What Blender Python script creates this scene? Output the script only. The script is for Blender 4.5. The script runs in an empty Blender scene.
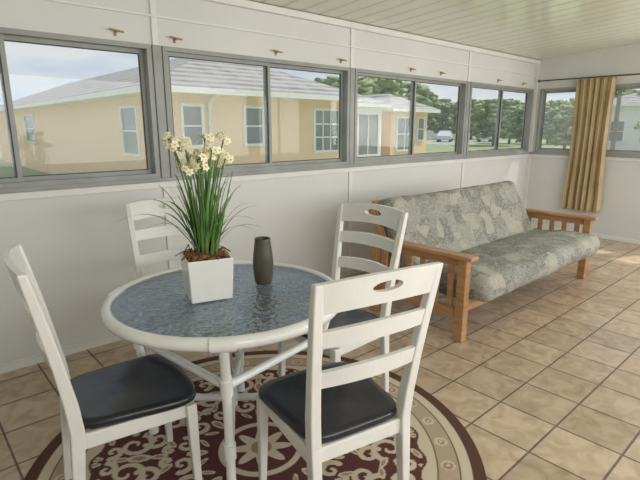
import bpy, math, random
import numpy as np
from mathutils import Vector, Matrix, noise
random.seed(7); np.random.seed(7)
S=bpy.context.scene
C=S.collection
try: S.view_settings.view_transform='Standard'
except Exception: pass

# ---------------- materials ----------------
def mat(name,col=(.8,.8,.8),rough=.5,metal=0,spec=.5,trans=0,coat=0):
    m=bpy.data.materials.new(name); m.use_nodes=True
    b=m.node_tree.nodes['Principled BSDF']
    b.inputs['Base Color'].default_value=(*col,1)
    b.inputs['Roughness'].default_value=rough
    b.inputs['Metallic'].default_value=metal
    b.inputs['Specular IOR Level'].default_value=spec
    b.inputs['Transmission Weight'].default_value=trans
    b.inputs['Coat Weight'].default_value=coat
    return m
def nd(m,t,**k):
    n=m.node_tree.nodes.new(t)
    for a,v in k.items(): setattr(n,a,v)
    return n
def lk(m,a,b): m.node_tree.links.new(a,b)
def bsdf(m): return m.node_tree.nodes['Principled BSDF']
def coords(m,scale=(1,1,1),rot=(0,0,0),loc=(0,0,0)):
    tc=nd(m,'ShaderNodeTexCoord'); mp=nd(m,'ShaderNodeMapping')
    mp.inputs['Scale'].default_value=scale; mp.inputs['Rotation'].default_value=rot; mp.inputs['Location'].default_value=loc
    lk(m,tc.outputs['Object'],mp.inputs['Vector']); return mp.outputs['Vector']
def ramp(m,fac,stops,interp='LINEAR'):
    r=nd(m,'ShaderNodeValToRGB'); r.color_ramp.interpolation=interp
    e=r.color_ramp.elements
    while len(e)<len(stops): e.new(.5)
    for i,(p,c) in enumerate(stops):
        e[i].position=p; e[i].color=(*c,1)
    lk(m,fac,r.inputs['Fac']); return r.outputs['Color']
def noisev(m,vec,scale=5,detail=4,dist=0):
    n=nd(m,'ShaderNodeTexNoise'); n.inputs['Scale'].default_value=scale; n.inputs['Detail'].default_value=detail
    n.inputs['Distortion'].default_value=dist; lk(m,vec,n.inputs['Vector']); return n.outputs['Fac']
def bump(m,h,st=.3,dist=.01):
    b=nd(m,'ShaderNodeBump'); b.inputs['Strength'].default_value=st; b.inputs['Distance'].default_value=dist
    lk(m,h,b.inputs['Height']); lk(m,b.outputs['Normal'],bsdf(m).inputs['Normal']); return b.outputs['Normal']
def varied(name,c1,c2,scale=3,rough=.5,bst=0,bsc=60,spec=.5,coat=0,stretch=(1,1,1)):
    m=mat(name,c1,rough,spec=spec,coat=coat); v=coords(m,stretch)
    lk(m,ramp(m,noisev(m,v,scale,5),[(.3,c1),(.7,c2)]),bsdf(m).inputs['Base Color'])
    if bst: bump(m,noisev(m,v,bsc,3),bst,.005)
    return m

M={}
M['wall']=varied('wall_paint',(.66,.66,.65),(.71,.71,.70),1.5,.42,.05,90)
M['trim']=varied('white_trim',(.74,.74,.72),(.79,.79,.77),4,.35)
M['alu']=varied('window_aluminium',(.27,.28,.27),(.34,.35,.34),5,.4)
M['gasket']=varied('dark_gasket',(.05,.05,.05),(.08,.08,.08),5,.6)
M['white']=varied('white_paint',(.68,.67,.63),(.74,.73,.69),6,.3,coat=.2)
M['pvc']=varied('white_pvc',(.76,.76,.74),(.82,.82,.80),6,.2,coat=.3)
M['seat']=varied('dark_seat_wood',(.008,.008,.012),(.022,.020,.027),5,.3,.1,40,coat=.15,stretch=(8,1,1))
M['ceramic']=varied('white_ceramic',(.76,.76,.74),(.81,.81,.79),4,.15)
M['vase']=varied('vase_glaze',(.05,.045,.033),(.095,.085,.062),12,.45)
M['wood']=varied('honey_pine',(.33,.165,.07),(.46,.26,.125),4,.35,.1,30,stretch=(1,1,9))
M['woodh']=varied('honey_pine_arm',(.36,.185,.08),(.50,.29,.145),4,.3,.1,30,stretch=(9,1,1))
M['leaf']=varied('narcissus_leaf',(.06,.15,.03),(.15,.29,.07),8,.45)
M['petal']=varied('petal',(.84,.78,.55),(.90,.86,.68),8,.5)
M['cup']=varied('flower_cup',(.78,.60,.14),(.82,.68,.25),8,.5)
M['moss']=varied('moss_bark',(.12,.045,.022),(.28,.15,.06),30,.9,.6,60)
M['stucco']=varied('tan_stucco',(.86,.60,.37),(.92,.67,.43),1.2,.9,.2,60)
M['whiteext']=varied('white_exterior',(.78,.76,.74),(.84,.82,.80),2,.6)
M['extglass']=varied('dark_window_glass',(.13,.15,.16),(.25,.27,.27),1.5,.12)
M['bark']=varied('tree_bark',(.12,.09,.07),(.20,.15,.11),6,.9)
M['foliage']=varied('tree_foliage',(.13,.19,.07),(.38,.44,.20),1.6,.9,.7,6)
M['asphalt']=varied('asphalt',(.34,.34,.33),(.42,.42,.41),.5,.9)
M['brass']=varied('brass_clip',(.35,.22,.10),(.42,.28,.14),8,.4)
M['cloth']=varied('curtain_cloth',(.44,.33,.185),(.56,.44,.27),3,.85,.15,150)
M['carpaint']=varied('car_paint',(.60,.61,.63),(.66,.67,.69),1,.25)
M['tyre']=varied('tyre',(.02,.02,.02),(.04,.04,.04),5,.8)
M['grass']=varied('lawn_grass',(.24,.30,.13),(.36,.41,.20),.35,.95)
# roof tiles
m=mat('roof_tiles',(.6,.6,.58),.8); v=coords(m,(1,1,1))
w=nd(m,'ShaderNodeTexWave'); w.bands_direction='Z'; w.inputs['Scale'].default_value=2.2; w.inputs['Distortion'].default_value=.6; lk(m,v,w.inputs['Vector'])
n=noisev(m,v,2,5)
mx=nd(m,'ShaderNodeMath',operation='MULTIPLY_ADD'); lk(m,w.outputs['Fac'],mx.inputs[0]); mx.inputs[1].default_value=.45; lk(m,n,mx.inputs[2])
lk(m,ramp(m,mx.outputs[0],[(.3,(.13,.125,.125)),(.85,(.40,.385,.37))]),bsdf(m).inputs['Base Color']); bump(m,w.outputs['Fac'],.7,.05)
M['roof']=m
# floor tile
m=mat('ceramic_floor_tile',(.5,.4,.3),.3); v=coords(m,(1,1,1),loc=(.06,.09,0))
b=nd(m,'ShaderNodeTexBrick'); b.offset=0; b.squash=1
b.inputs['Scale'].default_value=1; b.inputs['Brick Width'].default_value=.305; b.inputs['Row Height'].default_value=.305
b.inputs['Mortar Size'].default_value=.006; b.inputs['Mortar Smooth'].default_value=.25; b.inputs['Bias'].default_value=0
b.inputs['Color1'].default_value=(.44,.335,.235,1); b.inputs['Color2'].default_value=(.56,.435,.32,1); b.inputs['Mortar'].default_value=(.16,.12,.09,1)
lk(m,v,b.inputs['Vector'])
mix=nd(m,'ShaderNodeMix',data_type='RGBA',blend_type='MULTIPLY'); mix.inputs['Factor'].default_value=.7
lk(m,b.outputs['Color'],mix.inputs['A'])
lk(m,ramp(m,noisev(m,v,9,8,1.0),[(.32,(.62,.57,.52)),(.62,(1.0,1.0,1.0))]),mix.inputs['B'])
lk(m,mix.outputs['Result'],bsdf(m).inputs['Base Color'])
hm=nd(m,'ShaderNodeMath',operation='MULTIPLY_ADD'); lk(m,b.outputs['Fac'],hm.inputs[0]); hm.inputs[1].default_value=-1
nn=nd(m,'ShaderNodeMath',operation='MULTIPLY'); lk(m,noisev(m,v,11,5),nn.inputs[0]); nn.inputs[1].default_value=1.0
lk(m,nn.outputs[0],hm.inputs[2]); bump(m,hm.outputs[0],.55,.006)
rr=nd(m,'ShaderNodeMath',operation='MULTIPLY_ADD'); lk(m,b.outputs['Fac'],rr.inputs[0]); rr.inputs[1].default_value=.4; rr.inputs[2].default_value=.24
lk(m,rr.outputs[0],bsdf(m).inputs['Roughness'])
M['floor']=m
# ceiling
m=mat('ceiling_panel',(.66,.68,.58),.16); v=coords(m)
w=nd(m,'ShaderNodeTexWave'); w.bands_direction='X'; w.inputs['Scale'].default_value=1/(0.2*3.18); lk(m,v,w.inputs['Vector'])
rib=ramp(m,w.outputs['Fac'],[(0,(0,0,0)),(.06,(1,1,1))])
lk(m,ramp(m,w.outputs['Fac'],[(.0,(.56,.58,.47)),(.05,(.71,.73,.61)),(1,(.74,.76,.64))]),bsdf(m).inputs['Base Color']); bump(m,rib,.35,.008)
M['ceil']=m
# futon fabric
m=mat('futon_fabric',(.4,.42,.38),.9,spec=.2); v=coords(m,(1,1,1))
n1=nd(m,'ShaderNodeTexVoronoi'); n1.distance='CHEBYCHEV'; n1.inputs['Scale'].default_value=8; lk(m,v,n1.inputs['Vector'])
sp=nd(m,'ShaderNodeSeparateColor'); lk(m,n1.outputs['Color'],sp.inputs[0])
base=ramp(m,sp.outputs[0],[(0,(.19,.195,.175)),(.3,(.28,.28,.25)),(.6,(.35,.34,.29)),(.8,(.22,.23,.21))],'CONSTANT')
f=ramp(m,noisev(m,v,24,7,2.6),[(.46,(0,0,0)),(.62,(.65,.65,.65))])
mix=nd(m,'ShaderNodeMix',data_type='RGBA'); lk(m,f,mix.inputs['Factor']); lk(m,base,mix.inputs['A']); mix.inputs['B'].default_value=(.45,.43,.37,1)
lk(m,mix.outputs['Result'],bsdf(m).inputs['Base Color']); bump(m,noisev(m,v,9,3),.5,.03)
M['fabric']=m
# hammered table glass
m=mat('hammered_glass',(.70,.80,.88),.04,trans=1.0); v=coords(m)
vo=nd(m,'ShaderNodeTexVoronoi'); vo.feature='SMOOTH_F1'; vo.inputs['Scale'].default_value=48; lk(m,v,vo.inputs['Vector']); nrm=bump(m,vo.outputs['Distance'],.75,.012)
bsdf(m).inputs['IOR'].default_value=1.45
t=nd(m,'ShaderNodeBsdfTransparent'); t.inputs[0].default_value=(.52,.59,.64,1)
g=nd(m,'ShaderNodeBsdfGlossy'); g.inputs['Roughness'].default_value=.05; g.inputs['Color'].default_value=(.88,.94,1,1); lk(m,nrm,g.inputs['Normal'])
x1=nd(m,'ShaderNodeMixShader'); x1.inputs[0].default_value=.6; lk(m,bsdf(m).outputs[0],x1.inputs[1]); lk(m,t.outputs[0],x1.inputs[2])
x2=nd(m,'ShaderNodeMixShader'); x2.inputs[0].default_value=.15; lk(m,x1.outputs[0],x2.inputs[1]); lk(m,g.outputs[0],x2.inputs[2])
lk(m,x2.outputs[0],m.node_tree.nodes['Material Output'].inputs[0])
M['tglass']=m
# window glass: clear pane, plus translucent mix painting milky haze outdoors, like an insect screen
m=bpy.data.materials.new('window_glass'); m.use_nodes=True; nt=m.node_tree; nt.nodes.remove(nt.nodes['Principled BSDF'])
t=nd(m,'ShaderNodeBsdfTransparent'); t.inputs[0].default_value=(.97,.97,.97,1); g=nd(m,'ShaderNodeBsdfGlossy'); g.inputs['Roughness'].default_value=.02
x=nd(m,'ShaderNodeMixShader'); x.inputs[0].default_value=.02; lk(m,t.outputs[0],x.inputs[1]); lk(m,g.outputs[0],x.inputs[2])
tr=nd(m,'ShaderNodeBsdfTranslucent'); tr.inputs[0].default_value=(.8,.82,.84,1)
x3=nd(m,'ShaderNodeMixShader'); x3.inputs[0].default_value=.08; lk(m,x.outputs[0],x3.inputs[1]); lk(m,tr.outputs[0],x3.inputs[2])
lk(m,x3.outputs[0],nt.nodes['Material Output'].inputs[0])
M['wglass']=m
# rug
m=mat('rug_pile',(.3,.1,.1),.95,spec=.1); a=nd(m,'ShaderNodeAttribute',attribute_name='Col'); lk(m,a.outputs['Color'],bsdf(m).inputs['Base Color'])
bump(m,noisev(m,coords(m),250,2),.4,.004); M['rug']=m

# ---------------- mesh builder ----------------
class MB:
    def __init__(s): s.v=[];s.f=[];s.m=[];s.sm=[]
    def add(s,vs,fs,mi=0,smooth=False):
        o=len(s.v); s.v+= [tuple(p) for p in vs]
        for f in fs: s.f.append([o+i for i in f]); s.m.append(mi); s.sm.append(smooth)
    def box(s,c,d,mi=0,R=None):
        vs=[]
        for k in (-1,1):
            for j in (-1,1):
                for i in (-1,1):
                    p=Vector((i*d[0]/2,j*d[1]/2,k*d[2]/2))
                    if R is not None: p=R@p
                    vs.append(p+Vector(c))
        s.add(vs,[(0,2,3,1),(4,5,7,6),(0,1,5,4),(2,6,7,3),(0,4,6,2),(1,3,7,5)],mi)
    def bb(s,a,b,mi=0):
        s.box([(a[i]+b[i])/2 for i in range(3)],[abs(b[i]-a[i]) for i in range(3)],mi)
    def tube(s,pts,r,seg=12,mi=0,closed=False,caps=True):
        pts=[Vector(p) for p in pts]; n=len(pts); vs=[];fs=[]
        up=None
        for i,p in enumerate(pts):
            if closed: t=pts[(i+1)%n]-pts[i-1]
            else: t=pts[min(i+1,n-1)]-pts[max(i-1,0)]
            t.normalize()
            if up is None:
                up=Vector((0,0,1)) if abs(t.z)<.9 else Vector((1,0,0))
            a=(up-t*up.dot(t)).normalized(); b=t.cross(a); up=a
            rr=r[i] if isinstance(r,(list,tuple)) else r
            for k in range(seg):
                th=2*math.pi*k/seg; vs.append(p+a*math.cos(th)*rr+b*math.sin(th)*rr)
        for i in range(n if closed else n-1):
            for k in range(seg):
                j=(i+1)%n; fs.append((i*seg+k,i*seg+(k+1)%seg,j*seg+(k+1)%seg,j*seg+k))
        s.add(vs,fs,mi,True)
        if caps and not closed:
            s.add(vs[:seg],[tuple(reversed(range(seg)))],mi); s.add(vs[-seg:],[tuple(range(seg))],mi)
    def lathe(s,prof,c=(0,0,0),seg=48,mi=0,closed=False,smooth=True):
        n=len(prof); vs=[];fs=[]
        for r,z in prof:
            for k in range(seg):
                th=2*math.pi*k/seg; vs.append((c[0]+r*math.cos(th),c[1]+r*math.sin(th),c[2]+z))
        for i in range(n if closed else n-1):
            j=(i+1)%n
            for k in range(seg): fs.append((i*seg+k,i*seg+(k+1)%seg,j*seg+(k+1)%seg,j*seg+k))
        s.add(vs,fs,mi,smooth)
    def sweep(s,pts,w,d,mi=0):
        vs=[];fs=[]
        for i,p in enumerate(pts):
            ww=w[i] if isinstance(w,(list,tuple)) else w; dd=d[i] if isinstance(d,(list,tuple)) else d
            for a,b in ((-1,-1),(1,-1),(1,1),(-1,1)): vs.append((p[0]+a*ww/2,p[1]+b*dd/2,p[2]))
        n=len(pts)
        for i in range(n-1):
            for k in range(4): fs.append((i*4+k,i*4+(k+1)%4,(i+1)*4+(k+1)%4,(i+1)*4+k))
        fs.append((3,2,1,0)); fs.append(tuple((n-1)*4+k for k in range(4)))
        s.add(vs,fs,mi)
    def ico(s,c,r,sub=2,mi=0,amp=0,fr=1,sc=(1,1,1)):
        import bmesh
        bm=bmesh.new(); bmesh.ops.create_icosphere(bm,subdivisions=sub,radius=1)
        vs=[]
        for v in bm.verts:
            k=1+amp*noise.noise(v.co*fr+Vector(c))
            vs.append((c[0]+v.co.x*r*k*sc[0],c[1]+v.co.y*r*k*sc[1],c[2]+v.co.z*r*k*sc[2]))
        fs=[[v.index for v in f.verts] for f in bm.faces]; bm.free()
        s.add(vs,fs,mi,True)
    def build(s,name,mats,loc=(0,0,0),rz=0,bevel=0,parent=None,bseg=2,weld=False):
        me=bpy.data.meshes.new(name); me.from_pydata(s.v,[],s.f)
        for mm in mats: me.materials.append(M[mm] if isinstance(mm,str) else mm)
        me.polygons.foreach_set('material_index',s.m); me.polygons.foreach_set('use_smooth',s.sm)
        me.update()
        ob=bpy.data.objects.new(name,me); C.objects.link(ob); ob.location=loc; ob.rotation_euler=(0,0,rz)
        if parent: ob.parent=parent
        if bevel:
            b=ob.modifiers.new('b','BEVEL'); b.width=bevel; b.segments=bseg; b.limit_method='ANGLE'; b.angle_limit=math.radians(40)
        return ob
def empty(name,loc,rz=0):
    e=bpy.data.objects.new(name,None); e.empty_display_size=.1; C.objects.link(e); e.location=loc; e.rotation_euler=(0,0,rz); return e

# ---------------- room ----------------
X0,X1,Y0,Y1=-1.6,7.3,-1.7,3.39
ZB,ZT=1.15,2.055
def zc(y): return 2.455+.065*(Y1-y)
mb=MB(); mb.bb((X0-.1,Y0-.1,-.1),(X1+.1,Y1+.1,0)); mb.build('floor',['floor'])
mb=MB(); z0,z1=zc(Y0-.1),zc(Y1+.1)
mb.add([(X0-.1,Y0-.1,z0),(X1+.1,Y0-.1,z0),(X1+.1,Y1+.1,z1),(X0-.1,Y1+.1,z1),(X0-.1,Y0-.1,z0+.08),(X1+.1,Y0-.1,z0+.08),(X1+.1,Y1+.1,z1+.08),(X0-.1,Y1+.1,z1+.08)],
 [(0,1,2,3),(7,6,5,4),(0,4,5,1),(1,5,6,2),(2,6,7,3),(3,7,4,0)]); mb.build('ceiling',['ceil'])
wn=[(-.27,1.475),(1.56,3.41),(3.485,5.45),(5.535,7.23)]
mb=MB(); y2=Y1+.1
mb.bb((X0,Y1,0),(X1+.1,y2,ZB)); mb.bb((X0,Y1,ZT),(X1+.1,y2,2.5))
xs=[X0]+[v for w_ in wn for v in w_]+[X1+.1]
for i in range(0,len(xs),2): mb.bb((xs[i],Y1,ZB),(xs[i+1],y2,ZT))
mb.build('wall_north',['wall'])
we=[(1.42,3.30),(-.6,1.32)]
mb=MB(); mb.bb((X1,Y0,0),(X1+.1,Y1,ZB)); mb.bb((X1,Y0,ZT),(X1+.1,Y1,2.82))
ys=[Y0,-.6,1.32,1.42,3.30,Y1]
for i in range(0,6,2): mb.bb((X1,ys[i],ZB),(X1+.1,ys[i+1],ZT))
mb.build('wall_east',['wall'])
ws=[(-1.3,.9),(1.1,3.3),(3.5,5.7),(5.9,7.2)]
mb=MB(); mb.bb((X0,Y0-.1,0),(X1+.1,Y0,.8)); mb.bb((X0,Y0-.1,2.2),(X1+.1,Y0,2.82))
xs=[X0]+[v for w_ in ws for v in w_]+[X1+.1]
for i in range(0,len(xs),2): mb.bb((xs[i],Y0-.1,.8),(xs[i+1],Y0,2.2))
mb.build('wall_south',['wall'])
mb=MB(); mb.bb((X0-.1,Y0,0),(X0,Y1+.1,2.82)); mb.build('wall_west',['wall'])

wi=[0]
def window(a,b,axis,pos,zb,zt,out):
    wi[0]+=1
    mb=MB()
    def bx(s0,s1,z0,z1,d0,d1,mi):
        if axis=='x': mb.bb((s0,pos+out*d0,z0),(s1,pos+out*d1,z1),mi)
        else: mb.bb((pos+out*d0,s0,z0),(pos+out*d1,s1,z1),mi)
    fw=.03
    bx(a,b,zb,zb+fw,-.02,.09,0); bx(a,b,zt-fw,zt,-.02,.09,0)
    bx(a,a+fw,zb+fw,zt-fw,-.02,.09,0); bx(b-fw,b,zb+fw,zt-fw,-.02,.09,0)
    mid=(a+b)/2
    for (s0,s1,d) in ((a+fw,mid+.018,.015),(mid-.018,b-fw,.045)):
        t=.026
        bx(s0,s1,zb+fw,zb+fw+t,d,d+.022,0); bx(s0,s1,zt-fw-t,zt-fw,d,d+.022,0)
        bx(s0,s0+t,zb+fw+t,zt-fw-t,d,d+.022,0); bx(s1-t,s1,zb+fw+t,zt-fw-t,d,d+.022,0)
        g=.006
        for q in ((s0+t,s1-t,zb+fw+t,zb+fw+t+g),(s0+t,s1-t,zt-fw-t-g,zt-fw-t),(s0+t,s0+t+g,zb+fw+t,zt-fw-t),(s1-t-g,s1-t,zb+fw+t,zt-fw-t)):
            bx(*q,d+.002,d+.018,1)
        bx(s0+t,s1-t,zb+fw+t,zt-fw-t,d+.009,d+.012,2)
    mb.build('window_%d'%wi[0],['alu','gasket','wglass'])
for a,b in wn: window(a,b,'x',Y1,ZB,ZT,1)
for a,b in we: window(a,b,'y',X1,ZB,ZT,1)
for a,b in ws: window(a,b,'x',Y0,.8,2.2,-1)
ti=[0]
def trim(a,b,m='trim',bev=.003):
    ti[0]+=1; mb=MB(); mb.bb(a,b); mb.build('trim_%d'%ti[0],[m],bevel=bev)
for x in (-.36,1.517,3.447,5.49):
    trim((x-.022,Y1-.012,.06),(x+.022,Y1,ZB-.075)); trim((x-.022,Y1-.012,ZT),(x+.022,Y1,2.40))
    trim((x-.03,Y1-.02,ZB-.02),(x+.03,Y1,ZT),'alu')
trim((X0,Y1-.014,ZB-.075),(X1,Y1,ZB-.03)); trim((X0,Y1-.03,ZB-.028),(X1,Y1,ZB),'alu')
trim((X0,Y1-.016,2.235),(X1,Y1,2.25))
trim((X0,Y1-.045,2.40),(X1,Y1,2.452))
trim((X1-.014,Y0,ZB-.075),(X1,Y1,ZB-.03)); trim((X1-.03,Y0,ZB-.028),(X1,Y1,ZB),'alu')
trim((X1-.014,1.35,.06),(X1,1.39,ZB-.075))
trim((X1-.03,Y1-.04,.0),(X1,Y1,2.45))
mb=MB(); mb.bb((X0,Y1-.012,0),(X1,Y1,.05)); mb.bb((X0,Y1-.02,.055),(X1,Y1-.008,.066)); mb.build('baseboard_north',['trim'])
mb=MB(); mb.bb((X1-.012,Y0,0),(X1,Y1-.03,.05)); mb.build('baseboard_east',['trim'])
for x in (1.25,1.66,2.55,3.3,4.35,4.9,6.2,6.9):
    mb=MB(); q=ZT+.05
    mb.bb((x-.008,Y1-.006,q-.02),(x+.008,Y1,q+.02))
    mb.tube([(x,Y1,q),(x,Y1-.03,q),(x,Y1-.04,q+.012)],.004,8)
    mb.tube([(x-.045,Y1-.035,q+.014),(x+.045,Y1-.035,q+.004)],.006,8)
    mb.build('curtain_hook',['brass'])

# curtain + rod
mb=MB(); nx,nz=110,40; vs=[];fs=[]
for j in range(nz+1):
    tz=j/nz; z=2.145-1.78*tz
    wd=.245-.02*math.sin(min(1,tz*1.15)*math.pi)
    for i in range(nx+1):
        s_=i/nx*2-1
        yy=2.54+s_*wd; ph=s_*math.pi*5.5+.8*math.sin(s_*4)
        xx=X1-.085+.034*math.sin(ph+.5*math.sin(tz*3))*(.6+.4*tz)+.012*math.sin(ph*2.3+tz*2)
        vs.append((xx,yy,z))
for j in range(nz):
    for i in range(nx): a=j*(nx+1)+i; fs.append((a,a+1,a+nx+2,a+nx+1))
mb.add(vs,fs,0,True); cu=mb.build('curtain',['cloth']); so=cu.modifiers.new('s','SOLIDIFY'); so.thickness=.003
mb=MB(); RZ=2.16; mb.tube([(X1-.085,1.0,RZ),(X1-.085,3.28,RZ)],.009,10)
for y in (1.05,3.2): mb.tube([(X1-.085,y,RZ),(X1,y,RZ)],.007,8)
mb.ico((X1-.085,3.3,RZ),.02,2); mb.ico((X1-.085,.98,RZ),.02,2)
mb.build('curtain_rod',['gasket'])

# ---------------- rug ----------------
nr,nt_=170,840; R=1.03
r=np.linspace(0.004,R,nr); th=np.linspace(0,2*np.pi,nt_,endpoint=False)
RR,TH=np.meshgrid(r,th,indexing='ij')
K=8; sec=2*np.pi/K
a=np.abs(((TH+sec/2)%sec)-sec/2)
px=RR*np.cos(a); py=RR*np.sin(a)
maroon=np.array((.105,.042,.038)); cream=np.array((.55,.47,.36)); tan=np.array((.40,.32,.235)); brown=np.array((.10,.052,.038)); pink=np.array((.33,.21,.16))
col=np.zeros(RR.shape+(3,))+maroon
def paint(mask,c): col[mask]=c
def curve(pts,wd,c):
    d=np.full(RR.shape,9.)
    for (ax,ay,w0),(bx,by,w1) in zip(pts[:-1],pts[1:]):
        vx,vy=bx-ax,by-ay; t=np.clip(((px-ax)*vx+(py-ay)*vy)/(vx*vx+vy*vy+1e-9),0,1)
        dd=np.hypot(px-ax-t*vx,py-ay-t*vy)-(w0+(w1-w0)*t)*wd; d=np.minimum(d,dd)
    paint(d<0,c)
def spiral(cx,cy,r0,turn,a0,sgn,wd,c):
    pts=[]
    for i in range(26):
        t=i/25; rr=r0*(1-.85*t); an=a0+sgn*t*turn
        pts.append((cx+rr*math.cos(an),cy+rr*math.sin(an),1-.5*t))
    curve(pts,wd,c)
def blob(cx,cy,rx,ry,rot,c):
    dx,dy=px-cx,py-cy; u=dx*math.cos(rot)+dy*math.sin(rot); v_=-dx*math.sin(rot)+dy*math.cos(rot)
    paint((u/rx)**2+(v_/ry)**2<1,c)
for (cx,cy,r0,tu,a0,sg) in ((.60,.10,.085,7,2.2,1),(.50,.13,.06,6.5,-.6,-1),(.66,.21,.05,6,3.6,-1),(.36,.07,.055,6.5,1.5,1),(.69,.06,.045,6,-1.5,-1),(.43,.04,.03,6,1.5,-1)):
    spiral(cx,cy,r0,tu,a0,sg,.0155,cream)
for (cx,cy,rx,ry,ro) in ((.56,0,.055,.026,0),(.47,0,.038,.018,0),(.64,.0,.035,.018,0),(.43,.09,.042,.016,.9),(.55,.19,.04,.016,2.2),(.72,.15,.04,.017,1.2),(.30,.0,.05,.022,0),(.27,.07,.035,.012,.9),(.73,.24,.03,.014,.4),(.62,.24,.03,.012,1.9),(.75,.02,.025,.015,0)):
    blob(cx,cy,rx,ry,ro,cream); blob(cx,cy,rx*.6,ry*.5,ro,pink)
paint(RR<.20,cream); paint((RR<.17),maroon)
paint(RR<.11+.035*np.cos(8*TH),cream); paint(RR<.05,pink)
sc=.765+.014*np.cos(24*TH)
paint(RR>sc-.012,brown); paint(RR>sc,cream)
paint((RR>.82)&(RR<.827),brown); paint((RR>.827)&(RR<.915),tan)
an=(TH*32/(2*np.pi))%1
dd_=np.hypot((an-.5)*.17,RR-.871)
paint((RR>.827)&(RR<.915)&(dd_<.032),cream)
paint((RR>.827)&(RR<.915)&(dd_<.020+.005*np.cos(40*TH)),pink); paint((RR>.827)&(RR<.915)&(dd_<.009),cream)
paint((RR>.915)&(RR<.922),brown); paint((RR>.922)&(RR<.970),cream); paint(RR>.970,brown)
vs=[];fs=[]
for i in range(nr):
    for k in range(nt_): vs.append((r[i]*math.cos(th[k]),r[i]*math.sin(th[k]),.012))
for i in range(nr-1):
    for k in range(nt_): fs.append((i*nt_+k,(i+1)*nt_+k,(i+1)*nt_+(k+1)%nt_,i*nt_+(k+1)%nt_))
cc=col.reshape(-1,3)
b0=len(vs)
for k in range(nt_): vs.append(((R+.003)*math.cos(th[k]),(R+.003)*math.sin(th[k]),.0005))
for k in range(nt_): fs.append(((nr-1)*nt_+k,b0+k,b0+(k+1)%nt_,(nr-1)*nt_+(k+1)%nt_))
vs.append((0,0,.012)); 
for k in range(nt_): fs.append((len(vs)-1,k,(k+1)%nt_))
cc=np.vstack([cc,np.tile(brown,(nt_,1)),[pink]])
mb=MB(); mb.add(vs,fs,0,False); rug=mb.build('round_rug',['rug'],loc=(1.14,1.69,0),rz=.2)
at=rug.data.color_attributes.new('Col','FLOAT_COLOR','POINT')
at.data.foreach_set('color',np.hstack([cc,np.ones((len(cc),1))]).astype(np.float32).ravel())

# ---------------- table ----------------
TX,TY,TZ=1.105,1.88,.75; TR=.542
tb=empty('patio_table',(TX,TY,0))
mb=MB()
prof=[(TR-.040,TZ-.012),(TR-.037,TZ+.004),(TR-.026,TZ+.010),(TR-.010,TZ+.006),(TR,TZ-.008),(TR+.002,TZ-.022),(TR-.004,TZ-.036),(TR-.016,TZ-.042),(TR-.030,TZ-.038),(TR-.038,TZ-.027)]
mb.lathe(prof,seg=96,closed=True); mb.build('rim',['pvc'],parent=tb)
mb=MB(); mb.lathe([(0.0001,TZ-.010),(TR-.036,TZ-.010),(TR-.036,TZ-.003),(0.0001,TZ-.003)],seg=96,smooth=False); mb.build('glass_top',['tglass'],parent=tb)
legs=[237,322,52,138]
mb=MB(); lp=[]
for dg in legs:
    an=math.radians(dg); c,s_=math.cos(an),math.sin(an)
    P=[(.51,.72),(.495,.67),(.465,.60),(.44,.515),(.42,.36),(.405,.2),(.40,.035)]
    mb.tube([(c*q,s_*q,z) for q,z in P],.020,16)
    lp.append((c,s_))
    mb.tube([(TR*.967*math.cos(an+d),TR*.967*math.sin(an+d),TZ-.018) for d in (-.09,-.045,0,.045,.09)],.029,16)
    mb.tube([(c*.452,s_*.452,.555),(c*.44,s_*.44,.515),(c*.434,s_*.434,.475)],.026,16); mb.tube([(c*.412,s_*.412,.24),(c*.405,s_*.405,.17)],.026,16)
    mb.tube([(c*.40,s_*.40,.0125),(c*.40,s_*.40,.05)],.024,16)
for i in range(4):
    c,s_=lp[i]; c2,s2=lp[(i+1)%4]; q=.44
    mb.tube([(c*q,s_*q,.517),(c2*q,s2*q,.517)],.018,14)
for i in (0,1):
    c,s_=lp[i]; c2,s2=lp[i+2]; q=.405; z=.205
    mb.tube([(c*q,s_*q,z),(0,0,z),(c2*q,s2*q,z)],.018,14)
mb.tube([(0,0,.17),(0,0,.24)],.028,16)
mb.build('leg_frame',['pvc'],parent=tb)

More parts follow.
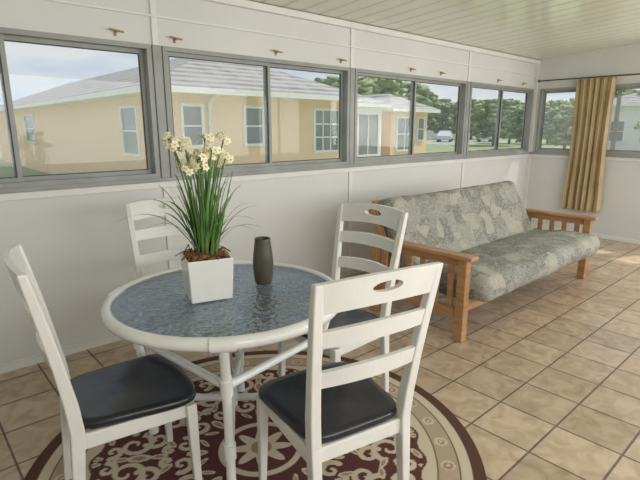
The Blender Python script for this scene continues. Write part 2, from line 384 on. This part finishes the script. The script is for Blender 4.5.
# ---------------- chairs ----------------
ZH=1.05
def chair(x,y,rz):
    e=empty('dining_chair',(x,y,.0125),rz)
    zs=.455
    def post(z):
        if z<zs: t=z/zs; return .192, -.240+.035*t
        t=(z-zs)/(ZH-zs); return .192+.040*t, -.205-.10*t**1.25
    mb=MB()
    for sx in (-1,1):
        zz=[0,.15,.3,.44,.55,.7,.85,.98,ZH]
        mb.sweep([(sx*post(z)[0],post(z)[1],z) for z in zz],[.03,.034,.038,.04,.04,.038,.036,.034,.03],[.034,.038,.044,.048,.046,.04,.036,.032,.028])
        mb.sweep([(sx*.212,.205,0),(sx*.206,.195,zs-.03)],[.028,.042],[.028,.042])
        mb.box((sx*.199,-.005,zs-.055),(.022,.39,.06))
    mb.box((0,.195,zs-.055),(.39,.022,.06)); mb.box((0,-.205,zs-.055),(.36,.022,.06))
    mb.build('frame',['white'],parent=e,bevel=.006,bseg=3)
    mb=MB()
    def pt(s_,z,off):
        w_,yy=post(z); y0=yy-.032*(1-(s_/w_)**2)
        return (s_,y0+off,z)
    def slat(z0,z1,arch):
        n=16; w0=post((z0+z1)/2)[0]-.012; th_=.009; vs=[];fs=[]
        for i in range(n+1):
            s_=-w0+2*w0*i/n; k=1-(s_/w0)**2
            for (z,o) in ((z0+arch*.6*k,-th_),(z1+arch*k,-th_),(z1+arch*k,th_),(z0+arch*.6*k,th_)): vs.append(pt(s_,z,o))
        for i in range(n):
            for k in range(4): fs.append((i*4+k,i*4+(k+1)%4,(i+1)*4+(k+1)%4,(i+1)*4+k))
        fs.append((3,2,1,0)); fs.append(tuple(n*4+k for k in range(4)))
        mb.add(vs,fs)
    slat(.825,.885,.012); slat(.675,.735,.012)
    z0,z1=.945,1.05; w0=.225; hz=(z0+z1)/2+.006; A=.09; th_=.010
    def arch(s_): return .014*(1-(s_/w0)**2)
    def P(s_,z,o): return pt(s_,z+arch(s_),o)
    for sgn in (-1,1):
        n=8; vs=[];fs=[]
        for i in range(n+1):
            s_=sgn*(A+(w0-A)*i/n)
            for (z,o) in ((z0,-th_),(z1,-th_),(z1,th_),(z0,th_)): vs.append(P(s_,z,o))
        for i in range(n):
            for k in range(4):
                f=(i*4+k,i*4+(k+1)%4,(i+1)*4+(k+1)%4,(i+1)*4+k); fs.append(f if sgn>0 else f[::-1])
        fs.append(tuple(n*4+k for k in range(4))); mb.add(vs,fs)
    N=48; outer=[];inner=[]
    B=(z1-z0)/2; zm=(z0+z1)/2; corner=math.atan2(B,A)
    for k in range(N):
        an=2*math.pi*k/N; c,s_=math.cos(an),math.sin(an)
        best=min((corner,math.pi-corner,math.pi+corner,2*math.pi-corner),key=lambda q:abs(q-an))
        an2=best if abs(best-an)<math.pi/N*1.01 else an
        c2,s2=math.cos(an2),math.sin(an2)
        t=min(A/abs(c2) if abs(c2)>1e-6 else 9,B/abs(s2) if abs(s2)>1e-6 else 9)
        outer.append((c2*t,zm+s2*t)); inner.append((.058*c,hz+.018*s_))
    vs=[]
    for o in (-th_,th_):
        vs+=[P(s_,z,o) for s_,z in outer]; vs+=[P(s_,z,o) for s_,z in inner]
    fs=[]
    for k in range(N):
        j=(k+1)%N
        fs.append((k,j,N+j,N+k)); fs.append((2*N+k,3*N+k,3*N+j,2*N+j))
        fs.append((N+k,N+j,3*N+j,3*N+k))
        if abs(outer[k][1]-outer[j][1])<1e-6: fs.append((k,2*N+k,2*N+j,j))
    mb.add(vs,fs)
    mb.build('back_slats',['white'],parent=e)
    mb=MB(); N=56
    def outl(an):
        c,s_=math.cos(an),math.sin(an); p=6
        k=(abs(c)**p+abs(s_)**p)**(-1/p); X=c*k; Y=s_*k
        return X*(.222+.022*Y),Y*.228+.014-.012*X*X*(Y>0)
    vs=[(0,0.005,zs-.004)]; fs=[]
    for q,z in ((.3,zs+.004),(.6,zs+.006),(.85,zs+.012),(.96,zs+.013),(1.0,zs+.005),(1.0,zs-.012),(.96,zs-.024)):
        for k in range(N):
            X,Y=outl(2*math.pi*k/N); vs.append((X*q,Y*q,z))
    for k in range(N): fs.append((0,1+k,1+(k+1)%N))
    for i in range(6):
        for k in range(N): fs.append((1+i*N+k,1+(i+1)*N+k,1+(i+1)*N+(k+1)%N,1+i*N+(k+1)%N))
    fs.append(tuple(1+6*N+k for k in reversed(range(N))))
    mb.add(vs,fs,0,True); mb.build('seat',['seat'],parent=e)
    return e
R_=math.radians
chair(1.165,1.235,R_(-12))
chair(1.715,1.80,R_(92))
chair(1.185,2.53,R_(164))
chair(.60,1.85,R_(-99))

# ---------------- potted narcissus ----------------
pe=empty('potted_narcissus',(1.025,1.915,TZ-.002),R_(-16.5))
h=.192; a0,a1=.091,.101
mb2=MB()
vs=[]
for (a_,z) in ((a0,0),(a1,h),(a1-.010,h),(a1-.016,h-.03)):
    vs+=[(-a_,-a_,z),(a_,-a_,z),(a_,a_,z),(-a_,a_,z)]
fs=[(3,2,1,0)]
for i in range(3):
    for k in range(4): fs.append((i*4+k,i*4+(k+1)%4,(i+1)*4+(k+1)%4,(i+1)*4+k))
fs.append((12,13,14,15))
mb2.add(vs,fs); mb2.build('pot',['ceramic'],parent=pe,bevel=.005,bseg=3)
mb=MB(); 
for i in range(130):
    x,y=random.uniform(-.078,.078),random.uniform(-.078,.078)
    mb.ico((x,y,h-.015+random.uniform(0,.025)),random.uniform(.008,.016),1,0,.5,3,(1.4,1,.7))
for i in range(40):
    x,y=random.uniform(-.07,.07),random.uniform(-.07,.07); an=random.uniform(0,6.3)
    mb.tube([(x,y,h-.01),(x+.03*math.cos(an),y+.03*math.sin(an),h+.02+random.uniform(0,.02)),(x+.065*math.cos(an),y+.065*math.sin(an),h+.005)],.0025,5)
mb.build('bark_moss',['moss'],parent=pe)
mb=MB()
def blade(x,y,an,h_,lean,droop,w_=.009):
    n=12; vs=[];fs=[]; d=Vector((math.cos(an),math.sin(an),0)); sd=Vector((-d.y,d.x,0))
    for i in range(n+1):
        t=i/n; p=Vector((x,y,h-.01))+d*(lean*t+droop*t**3*.8)+Vector((0,0,h_*t-droop*t**4*.9))
        ww=w_*(1-.2*t)*(1 if t<.8 else max(.08,(1-t)/.2))
        tw=sd*math.cos(t*.8)+d*math.sin(t*.8)*.4
        vs+= [p-tw*ww,p+Vector(d)*.0025,p+tw*ww]
    for i in range(n):
        a=i*3; fs+=[(a,a+1,a+4,a+3),(a+1,a+2,a+5,a+4)]
    mb.add(vs,fs,0,True)
for i in range(66):
    an=random.uniform(0,6.28); q=random.uniform(0,.05)
    blade(q*math.cos(an),q*math.sin(an),an+random.uniform(-.6,.6),random.uniform(.22,.44),random.uniform(.0,.10),random.uniform(0,.06),random.uniform(.005,.009))
va=R_(16.5)+R_(-42)
for (da,hh,le,dr) in ((math.pi,.40,.15,.16),(math.pi+.2,.34,.20,.18),(math.pi-.4,.35,.12,.12),(0,.30,.09,.14),(.3,.33,.12,.10),(-.3,.25,.12,.12),(math.pi+.5,.28,.12,.14),(math.pi,.28,.12,.08),(0,.38,.10,.06),(.1,.24,.14,.12),(-.1,.33,.16,.10)):
    blade(.02*math.cos(va+da),.02*math.sin(va+da),va+da,hh,le,dr,.0085)
mb.build('leaves',['leaf'],parent=pe)
ms=MB(); mf=MB()
def blossom(c,nrm,s_):
    nrm=nrm.normalized(); t=nrm.orthogonal().normalized(); b=nrm.cross(t)
    for k in range(6):
        an=k*math.pi/3+random.uniform(-.1,.1); d=t*math.cos(an)+b*math.sin(an); e_=nrm.cross(d)
        vs=[c,c+d*s_*.55+e_*s_*.36+nrm*.001,c+d*s_*1.05-nrm*s_*.12,c+d*s_*.55-e_*s_*.36+nrm*.001]
        mf.add(vs,[(0,1,2),(0,2,3)],0)
    vs=[];fs=[]
    for j,(rr,zz) in enumerate(((.14,0),(.24,.28),(.22,.30),(.1,.05))):
        for k in range(8):
            an=k*math.pi/4; vs.append(c+(t*math.cos(an)+b*math.sin(an))*rr*s_+nrm*zz*s_)
    for j in range(3):
        for k in range(8): fs.append((j*8+k,j*8+(k+1)%8,(j+1)*8+(k+1)%8,(j+1)*8+k))
    mf.add(vs,fs,1,True)
for i in range(24):
    an=random.uniform(0,6.28); q=random.uniform(.0,.04); le=random.uniform(.02,.12); hh=random.uniform(.38,.52)
    p0=Vector((q*math.cos(an),q*math.sin(an),h)); d=Vector((math.cos(an),math.sin(an),0))
    pts=[p0+d*le*t*t+Vector((0,0,hh*t)) for t in (0,.25,.5,.75,1)]
    ms.tube(pts,.0032,6)
    top=pts[-1]
    for j in range(random.randint(4,6)):
        dd=Vector((random.uniform(-1,1),random.uniform(-1,1),random.uniform(-.5,.7))).normalized()
        c=top+dd*random.uniform(.018,.034); ms.tube([top,c],.0015,5)
        blossom(c,dd+Vector((-.25,-.45,.1)),random.uniform(.016,.021))
ms.build('stems',['leaf'],parent=pe); mf.build('blossoms',['petal','cup'],parent=pe)

# vase
mb=MB()
pr=[(.0001,0),(.036,0),(.041,.004),(.047,.04),(.050,.08),(.050,.12),(.046,.16),(.041,.195),(.039,.215),(.039,.228),(.036,.230),(.033,.226),(.033,.20),(.038,.16),(.0001,.12)]
mb.lathe(pr,seg=40); mb.build('vase',['vase'],loc=(1.32,1.89,TZ-.002))

# ---------------- futon ----------------
FX,FY=4.04,2.15
fu=empty('futon',(FX,FY,0))
mb=MB()
for sx in (-1,1):
    x=sx*1.13
    mb.box((x,-.01,.625),(.10,.98,.028),1)
    for y in (-.42,.40): mb.box((x,y,.305),(.065,.07,.61))
    mb.box((x,-.01,.58),(.03,.76,.06)); mb.box((x,-.01,.20),(.03,.76,.075))
    for k in range(6): mb.box((x,-.32+.62*k/5,.39),(.018,.05,.34))
mb.box((0,-.40,.245),(2.20,.03,.09)); mb.box((0,.36,.245),(2.20,.03,.09))
for k in range(14): mb.box((-.99+1.98*k/13,-.05,.275),(.06,.70,.018))
T=Matrix.Rotation(R_(-28),3,'X')
for k in range(16):
    mb.box((-1.0+2.0*k/15,.36,.60),(.05,.018,.58),0,T)
mb.box((0,.36+.135,.60+.27),(2.12,.03,.08),0,T); mb.box((0,.36-.13,.60-.26),(2.12,.03,.07),0,T)
for sx in (-1,1): mb.box((sx*1.065,.385,.60),(.045,.05,.64),0,T)
mb.build('wood_frame',['wood','woodh'],parent=fu,bevel=.005)
def mattress():
    cl=[(-.52,.385),(-.30,.385),(-.08,.365),(.06,.36),(.14,.41),(.22,.53),(.31,.70),(.395,.86)]
    P=[]
    for i in range(len(cl)-1):
        p0=Vector(cl[max(i-1,0)]);p1=Vector(cl[i]);p2=Vector(cl[i+1]);p3=Vector(cl[min(i+2,len(cl)-1)])
        for k in range(5):
            t=k/5; P.append(.5*((2*p1)+(p2-p0)*t+(2*p0-5*p1+4*p2-p3)*t*t+(3*p1-p0-3*p2+p3)*t**3))
    P.append(Vector(cl[-1])); n=len(P); hT=.098
    up=[]
    for i in range(n):
        t=(P[min(i+1,n-1)]-P[max(i-1,0)]).normalized(); nn=Vector((-t.y,t.x))
        s_=i/(n-1); th_=hT*(1+.10*math.sin(s_*math.pi*2.0))
        if .42<s_<.62: th_*=.93
        up.append((P[i],nn,th_)); 
    outline=[]
    for (p,nn,t) in up: outline.append((p,nn*t))
    p,nn,t=up[-1]; tt=Vector((nn.y,-nn.x))
    for a in (30,60,90,120,150): outline.append((p,nn*t*math.cos(R_(a))+tt*t*.75*math.sin(R_(a))))
    for (p,nn,t) in reversed(up): outline.append((p,-nn*t))
    p,nn,t=up[0]; tt=Vector((-nn.y,nn.x))
    for a in (30,60,90,120,150): outline.append((p,-nn*t*math.cos(R_(a))+tt*t*.75*math.sin(R_(a))))
    L=len(outline); vs=[];fs=[]; nxs=72; hx=1.07
    for i in range(nxs+1):
        u=i/nxs*2-1; u=math.sin(u*math.pi/2)*.35+u*.65; x=u*hx
        e_=max(0,(abs(x)-(hx-.09))/.09); k=math.sqrt(max(0,1-e_**2.2))*.93+.07
        for (p,o) in outline:
            q=p+o*k
            nz=noise.noise(Vector((x*2.2,q.x*4,q.y*4)))*.016+noise.noise(Vector((x*6,q.x*9,q.y*9)))*.008
            dr=o.normalized()*nz*k
            vs.append((x,q.x+dr.x,q.y+dr.y))
    for i in range(nxs):
        for k in range(L): fs.append((i*L+k,i*L+(k+1)%L,(i+1)*L+(k+1)%L,(i+1)*L+k))
    fs.append(tuple(range(L))[::-1]); fs.append(tuple(nxs*L+k for k in range(L)))
    mb=MB(); mb.add(vs,fs,0,True)
    return mb
mattress().build('mattress',['fabric'],parent=fu)

# ---------------- exterior ----------------
GZ=-.3
mb=MB(); mb.add([(-120,-60,GZ),(250,-60,GZ),(250,250,GZ),(-120,250,GZ)],[(0,1,2,3)]); mb.build('ground',['grass'])
mb=MB(); mb.bb((46,30,GZ),(66,42,GZ+.02)); mb.build('parking_lot',['asphalt'])
def hip(mb,x0,x1,y0,y1,ze,ov,pitch,mi):
    x0-=ov;x1+=ov;y0-=ov;y1+=ov
    w_=min(x1-x0,y1-y0)/2; hr=w_*pitch
    if (x1-x0)<(y1-y0): ra,rb=((x0+x1)/2,y0+w_),((x0+x1)/2,y1-w_)
    else: ra,rb=(x0+w_,(y0+y1)/2),(x1-w_,(y0+y1)/2)
    vs=[(x0,y0,ze),(x1,y0,ze),(x1,y1,ze),(x0,y1,ze),(ra[0],ra[1],ze+hr),(rb[0],rb[1],ze+hr)]
    if (x1-x0)<(y1-y0): fs=[(0,1,4),(1,2,5,4),(2,3,5),(3,0,4,5)]
    else: fs=[(0,1,5,4),(1,2,5),(2,3,4,5),(3,0,4)]
    mb.add(vs,fs,mi); 
    mb.bb((x0,y0,ze-.14),(x1,y1,ze-.003),mi+1)
def extwin(mb,a,b,z0,z1,axis,pos,grid=(1,2)):
    def bx(s0,s1,za,zb_,d0,d1,mi):
        if axis=='x': mb.bb((s0,pos-d1,za),(s1,pos-d0,zb_),mi)
        else: mb.bb((pos-d1,s0,za),(pos-d0,s1,zb_),mi)
    bx(a,b,z0,z1,0,.02,3)
    t=.07
    bx(a-t,b+t,z1,z1+t,0,.06,2); bx(a-t,b+t,z0-t,z0,0,.06,2); bx(a-t,a,z0,z1,0,.06,2); bx(b,b+t,z0,z1,0,.06,2)
    for k in range(1,grid[0]): q=a+(b-a)*k/grid[0]; bx(q-.02,q+.02,z0,z1,0,.04,2)
    for k in range(1,grid[1]): q=z0+(z1-z0)*k/grid[1]; bx(a,b,q-.02,q+.02,0,.04,2)
mb=MB()
mb.bb((4.95,10.95,GZ),(10.95,32,2.3),0); mb.bb((10.9,13,GZ),(14.9,30,2.3),0)
hip(mb,4.95,10.95,10.95,32,2.42,.5,.40,1)
hip(mb,10.9,14.9,13,30,2.42,.3,.40,1)
extwin(mb,12.4,13.4,.85,2.0,'y',4.95,(1,2)); extwin(mb,23.4,24.9,.95,2.0,'y',4.95,(1,2))
extwin(mb,5.45,5.92,1.1,2.0,'x',10.95); extwin(mb,7.2,7.72,1.1,2.0,'x',10.95); extwin(mb,9.62,10.55,.85,2.0,'x',10.95,(3,3))
mb.bb((13.3,12.9,GZ),(14.85,13,2.28),2); extwin(mb,13.5,14.6,.5,2.0,'x',12.9,(2,1))
mb.tube([(6.15,10.5,2.3),(6.15,10.88,2.1),(6.15,10.9,GZ)],.05,8,2)
mb.build('neighboring_house',['stucco','roof','whiteext','extglass'])
mb=MB(); mb.bb((15.9,13.3,GZ),(18.4,26,2.2),0); hip(mb,15.9,18.4,13.3,26,2.3,.4,.42,1)
extwin(mb,16.3,17.3,.6,1.9,'x',13.3,(2,2)); extwin(mb,17.7,18.1,1,1.9,'x',13.3)
mb.build('cottage',['stucco','roof','whiteext','extglass'])
mb=MB(); mb.bb((84,54,GZ),(100,62,2.8),0); hip(mb,84,100,54,62,2.9,.6,.4,1); extwin(mb,88,91,.5,2,'x',54); extwin(mb,94,96,.5,2,'x',54); extwin(mb,56,59,.5,2,'y',84)
mb.build('distant_house',['whiteext','roof','whiteext','extglass'])
mb=MB(); mb.bb((44,9.5,GZ),(54,15.0,3.2),0); hip(mb,44,54,9.5,15.0,3.3,.6,.4,1); extwin(mb,10.5,11.8,.5,2,'y',44); extwin(mb,13,14.2,.5,2,'y',44)
mb.build('distant_house.001',['whiteext','roof','whiteext','extglass'])
mb=MB(); mb.tube([(0,0,0),(0,0,8.5)],[.14,.09],10,0); mb.box((0,0,7.8),(.1,1.8,.12)); mb.box((0,0,7.1),(.1,1.3,.1))
for q in (-.8,-.4,.4,.8): mb.tube([(0,q,7.86),(0,q,8.02)],.05,8)
mb.build('utility_pole',['bark'],loc=(36*math.cos(R_(17.2)),36*math.sin(R_(17.2)),GZ))
def car(x,y,rz):
    mb=MB(); pr=[(-2.1,.35),(-2.15,.8),(-1.9,.95),(-1.35,1.0),(-.85,1.42),(.55,1.45),(1.15,1.0),(1.95,.88),(2.15,.7),(2.15,.35)]
    n=len(pr); vs=[]
    for sy in (-1,1):
        for (a,z) in pr: vs.append((a,sy*(.85 if z<1.1 else .68),z))
    fs=[tuple(range(n)),tuple(reversed(range(n,2*n)))]+[(i,n+i,n+(i+1)%n,(i+1)%n) for i in range(n)]
    mb.add(vs,fs,0)
    for sy in (-1,1):
        mb.add([(-1.2,sy*.80,1.02),(.98,sy*.80,1.02),(.5,sy*.72,1.38),(-.78,sy*.72,1.38)],[(0,1,2,3)],1)
        for wx in (-1.3,1.35): mb.tube([(wx,sy*.62,.32),(wx,sy*.88,.32)],.32,20,2)
    mb.build('car',['carpaint','extglass','tyre'],loc=(x,y,GZ+.02),rz=rz)
car(56,37.5,.5); car(60,34,.6)
def treemesh(seed,hh,cr):
    random.seed(seed); mb=MB()
    mb.tube([(0,0,0),(.1,0,hh*.25),(.05,.1,hh*.5)],[.22,.15,.1],8,0)
    for k in range(5):
        an=k*1.3; mb.tube([(.05,.05,hh*.28),(cr*.5*math.cos(an),cr*.5*math.sin(an),hh*.55)],[.08,.04],6,0)
    for k in range(170):
        an=random.uniform(0,6.28); q=cr*math.sqrt(random.random())*.95; z=hh*random.uniform(.20,.96)
        q*=math.sqrt(max(.1,1-((z/hh-.55)/.47)**2))
        mb.ico((q*math.cos(an),q*math.sin(an),z),random.uniform(.06,.14)*cr+.1,2,1,1.3,2.6,(1,1,.7))
    return mb
base=[treemesh(i,7+i*.6,3.2+i*.3).build('tree',['bark','foliage'],loc=(0,0,-50)) for i in range(3)]
def azp(az,d): return (d*math.cos(R_(az)),d*math.sin(R_(az)))
lst=[(43,36,.9),(40,48,1.0),(37,85,1.1),(33.9,88,1.0),(31,84,1.0),(28.6,54,.68),(27,62,.7),(25.2,45,.60),(23.2,62,.7),(21.5,42,.58),(19,72,.8),(17.5,62,.85),(14,48,.8),(46,60,1.2),(27.5,122,1.2),(25,112,1.1),(22,100,1.0),(35,128,1.3),(30,135,1.3),(20.3,90,1.0)]
for i,(az,d,s_) in enumerate(lst):
    x,y=azp(az,d)
    if i<3: ob=base[i]
    else: ob=bpy.data.objects.new('tree',base[i%3].data); C.objects.link(ob)
    ob.location=(x,y,GZ); ob.scale=(s_*1.1,s_*1.1,s_*.85); ob.rotation_euler=(0,0,i*1.7)

# ---------------- world & light ----------------
W=bpy.data.worlds.new('World'); S.world=W; W.use_nodes=True; nt=W.node_tree
bg=nt.nodes['Background']
tc=nt.nodes.new('ShaderNodeTexCoord'); sx=nt.nodes.new('ShaderNodeSeparateXYZ'); nt.links.new(tc.outputs['Generated'],sx.inputs[0])
cr=nt.nodes.new('ShaderNodeValToRGB'); nt.links.new(sx.outputs['Z'],cr.inputs['Fac'])
e=cr.color_ramp.elements; e[0].position=0; e[0].color=(.66,.76,.88,1); e[1].position=.45; e[1].color=(.38,.55,.82,1)
mp=nt.nodes.new('ShaderNodeMapping'); mp.inputs['Scale'].default_value=(1.6,1.6,7); nt.links.new(tc.outputs['Generated'],mp.inputs[0])
no=nt.nodes.new('ShaderNodeTexNoise'); no.inputs['Scale'].default_value=2.6; no.inputs['Detail'].default_value=8; nt.links.new(mp.outputs[0],no.inputs['Vector'])
r2=nt.nodes.new('ShaderNodeValToRGB'); r2.color_ramp.elements[0].position=.38; r2.color_ramp.elements[1].position=.60; nt.links.new(no.outputs['Fac'],r2.inputs['Fac'])
mi=nt.nodes.new('ShaderNodeMix'); mi.data_type='RGBA'; nt.links.new(r2.outputs['Color'],mi.inputs['Factor']); nt.links.new(cr.outputs['Color'],mi.inputs['A']); mi.inputs['B'].default_value=(.86,.88,.91,1)
nt.links.new(mi.outputs['Result'],bg.inputs['Color']); bg.inputs['Strength'].default_value=1.0
su=bpy.data.lights.new('sun','SUN'); su.energy=3.6; su.angle=.01; su.color=(1,.94,.84)
so=bpy.data.objects.new('sun',su); C.objects.link(so); so.rotation_euler=Vector((-.60,.28,-1)).to_track_quat('-Z','Y').to_euler()
def area(name,loc,dirv,sx_,sy_,en,col=(1,1,1)):
    l=bpy.data.lights.new(name,'AREA'); l.shape='RECTANGLE'; l.size=sx_; l.size_y=sy_; l.energy=en; l.color=col
    o=bpy.data.objects.new(name,l); C.objects.link(o); o.location=loc; o.rotation_euler=Vector(dirv).to_track_quat('-Z','Y').to_euler()
area('south_window_fill',(3.4,-1.6,1.6),(.05,1,.0),7.5,1.3,145,(1,.98,.95))  # added fill lamp inside the south windows, brightens the room like skylight
area('east_window_fill',(7.15,.3,1.6),(-1,.1,-.1),1.8,.9,40,(1,.98,.94))  # second added fill lamp, out of view by the east wall

cd=bpy.data.cameras.new('camera'); cam=bpy.data.objects.new('camera',cd); C.objects.link(cam)
cd.sensor_width=36; cd.lens=27.06; cam.location=(0,0,1.5); cam.rotation_euler=(R_(90-13.1),0,R_(48.07-90)); cd.clip_end=500
S.camera=cam
